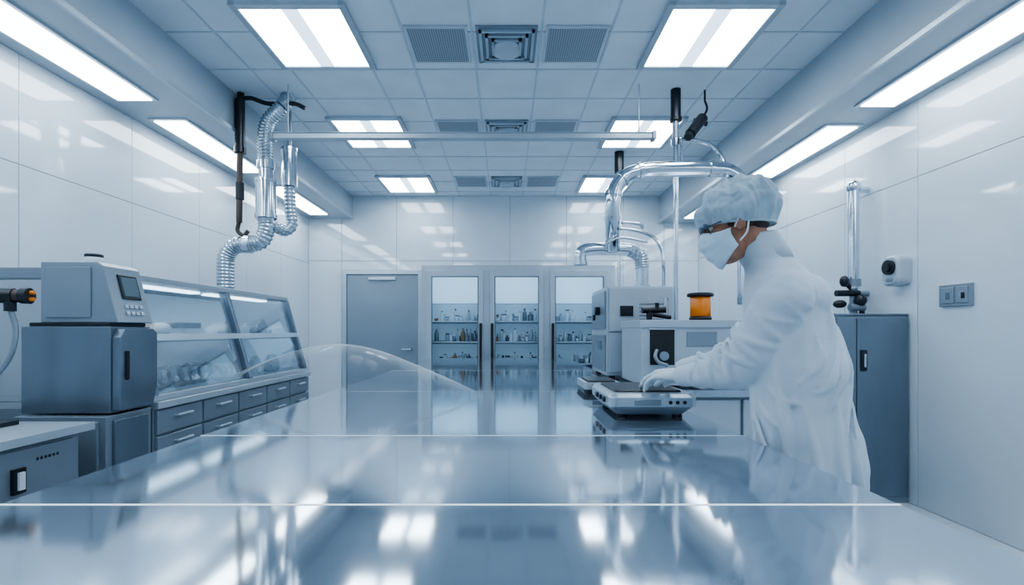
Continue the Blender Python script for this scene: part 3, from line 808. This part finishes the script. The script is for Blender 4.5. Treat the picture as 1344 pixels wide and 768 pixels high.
for i in range(NV+1):
    v = i/NV
    for j in range(NU+1):
        th = math.radians(-84+168*j/NU); ct = max(0, math.cos(th))
        front = [.098, .118, .1225, .116, .106, .096, .078]
        u = v*6; k = min(int(u), 5); ax = front[k]+(front[k+1]-front[k])*(u-k)
        ax += .0026*math.sin(v*pi*7)*ct
        zt_ = -.018+.026*ct**3; zb_ = -.068-.058*ct**.8; pk = ct**.75
        vs.append((ax*pk if pk > 0 else 0, (.079-.012*v*abs(ct))*math.sin(th), zt_+(zb_-zt_)*v))
for i in range(NV):
    for j in range(NU): a = i*(NU+1)+j; fs.append((a, a+1, a+NU+2, a+NU+1))
b.add(vs, fs, 'mask', True)
for sg in (-1, 1):
    b.tube(catmull([(.006, sg*.078, -.02), (-.01, sg*.086, .0), (-.03, sg*.088, .02)]), .0013, 'white', 6)
    b.tube(catmull([(.006, sg*.076, -.066), (-.018, sg*.086, -.05), (-.034, sg*.088, -.02)]), .0013, 'white', 6)
b.xform(H); o = b.done('face_mask', parent=person); s2 = o.modifiers.new('solid', 'SOLIDIFY'); s2.thickness = .002; s2.offset = 1
b = MB()
for sg in (-1, 1):
    pts = []
    for j in range(25):
        t = 2*pi*j/24; cx_, sx_ = math.cos(t), math.sin(t)
        yy_ = sg*.036+.030*math.copysign(abs(cx_)**.7, cx_); zz = .006+.022*math.copysign(abs(sx_)**.7, sx_)
        pts.append(V((.103-abs(yy_)**2*7.5, yy_, zz)))
    b.tube(pts, .0014, 'mdark', 8); b.add(pts[:-1], [list(range(24))], 'lens')
    b.tube([(.075, sg*.064, .014), (.03, sg*.080, .012), (-.015, sg*.084, .008)], .0015, 'blackm', 8)
b.tube([(.1, -.009, .014), (.102, 0, .017), (.1, .009, .014)], .002, 'mdark', 8)
b.xform(H); b.done('safety_glasses', parent=person)
b = MB(); NT, NP = 48, 144; rings = []
for i in range(NT+1):
    t = i/NT; ph = math.radians(3+(128-3)*t); ring = []
    for j in range(NP):
        th = 2*pi*j/NP; d = V((math.sin(ph)*math.cos(th), math.sin(ph)*math.sin(th), math.cos(ph)))
        bk = .5*(1-math.cos(th))
        p = V((-.028, 0, .047))+V((d.x*.124, d.y*.108, d.z*(.098 if d.z > 0 else .085+.06*bk)))
        wr = noise.noise(V((d.x*2.4, d.y*2.4, d.z*2.4)))*.014
        fo = noise.noise(V((math.cos(th)*3.8, math.sin(th)*3.8, t*1.6)))*.024*min(1, t*1.6)
        cr_ = (.5-abs(noise.noise(V((d.x*4.5+3, d.y*4.5, d.z*4.5)))))*.012
        pl = .0032*min(1, max(0, t-.35)*1.8)*math.sin(th*28+2.5*math.sin(th*3)+t*3)
        p += d*(wr+fo+pl+cr_-.005)
        if t > .80:
            k = (t-.80)/.20
            tgt = V((-.016+.099*math.cos(th), .084*math.sin(th), .026-.070*bk))
            p = p.lerp(tgt, k*k*(3-2*k))
        ring.append(p)
    rings.append(ring)
b.closed_loft(rings, 'cap')
b.tube([V((-.016+.100*math.cos(2*pi*j/36), .085*math.sin(2*pi*j/36), .026-.070*.5*(1-math.cos(2*pi*j/36)))) for j in range(37)], .004, 'cap', 8)
b.xform(H); b.done('bouffant_cap', parent=person)
def hand(name, W, dr, up, thumb_sign, curl=(20, 42, 60)):
    dr = V(dr).normalized(); up = V(up); up = (up-dr*up.dot(dr)).normalized(); side = dr.cross(up)*thumb_sign
    T = lambda p: V(W)+(dr*p[0]+side*p[1]+up*p[2])*1.12
    b = MB(); rings = []
    for x, hy, hz, zc in ((-.05, .027, .023, 0), (-.02, .026, .02, 0), (.0, .027, .018, 0), (.03, .035, .018, 0), (.06, .041, .017, .001), (.085, .042, .014, .001), (.098, .037, .010, 0)):
        rings.append([V((x, hy*math.cos(2*pi*j/20), zc+hz*math.sin(2*pi*j/20))) for j in range(20)])
    b.closed_loft(rings, 'glove')
    for y, L, sp, r0, dc in ((.033, .074, .14, .0092, -4), (.011, .083, .03, .0096, 2), (-.0115, .077, -.08, .0092, 7), (-.033, .060, -.20, .0082, 12)):
        p = V((.088, y, 0)); pts = [p-V((.03, 0, 0)), p]
        for seg, a in zip((.46, .30, .24), curl):
            a = math.radians(a+dc); p = p+V((math.cos(a)*math.cos(sp), math.sin(sp)*math.cos(a), -math.sin(a)))*L*seg; pts.append(p)
        b.capsule(pts, [r0*.95, r0*1.05, r0*.95, r0*.9, r0*.78], 'glove', 12)
    b.capsule([(.018, .018, -.006), (.045, .045, -.014), (.072, .056, -.026), (.092, .052, -.040)], [.016, .0145, .0115, .0095], 'glove', 12)
    b.xform(T); o = b.done(name, parent=person)
    r = o.modifiers.new('remesh', 'REMESH'); r.mode = 'VOXEL'; r.voxel_size = .0024; r.use_smooth_shade = True
    sm = o.modifiers.new('smooth', 'SMOOTH'); sm.factor = .5; sm.iterations = 2
    c = MB(); N = 25
    c.tube([T((-.085+.085*i/(N-1), 0, 0)) for i in range(N)], lambda t: .049-.019*t+.0016*math.sin(t*50), 'glove', 24); c.done(name+'_cuff', parent=person)
hand('hand_left', LW, (-.62, .66, -.06), (-.1, 0, 1), 1)
hand('hand_right', RW, (-.84, .25, -.06), (-.1, 0, 1), -1)

# ---------------------------------------------------------------- world / colour
w = bpy.data.worlds.new('world'); S.world = w; w.use_nodes = True
w.node_tree.nodes['Background'].inputs[0].default_value = (.6, .75, .9, 1)
w.node_tree.nodes['Background'].inputs[1].default_value = .3
S.view_settings.view_transform = 'AgX'
try: S.view_settings.look = 'AgX - Medium High Contrast'
except Exception: pass
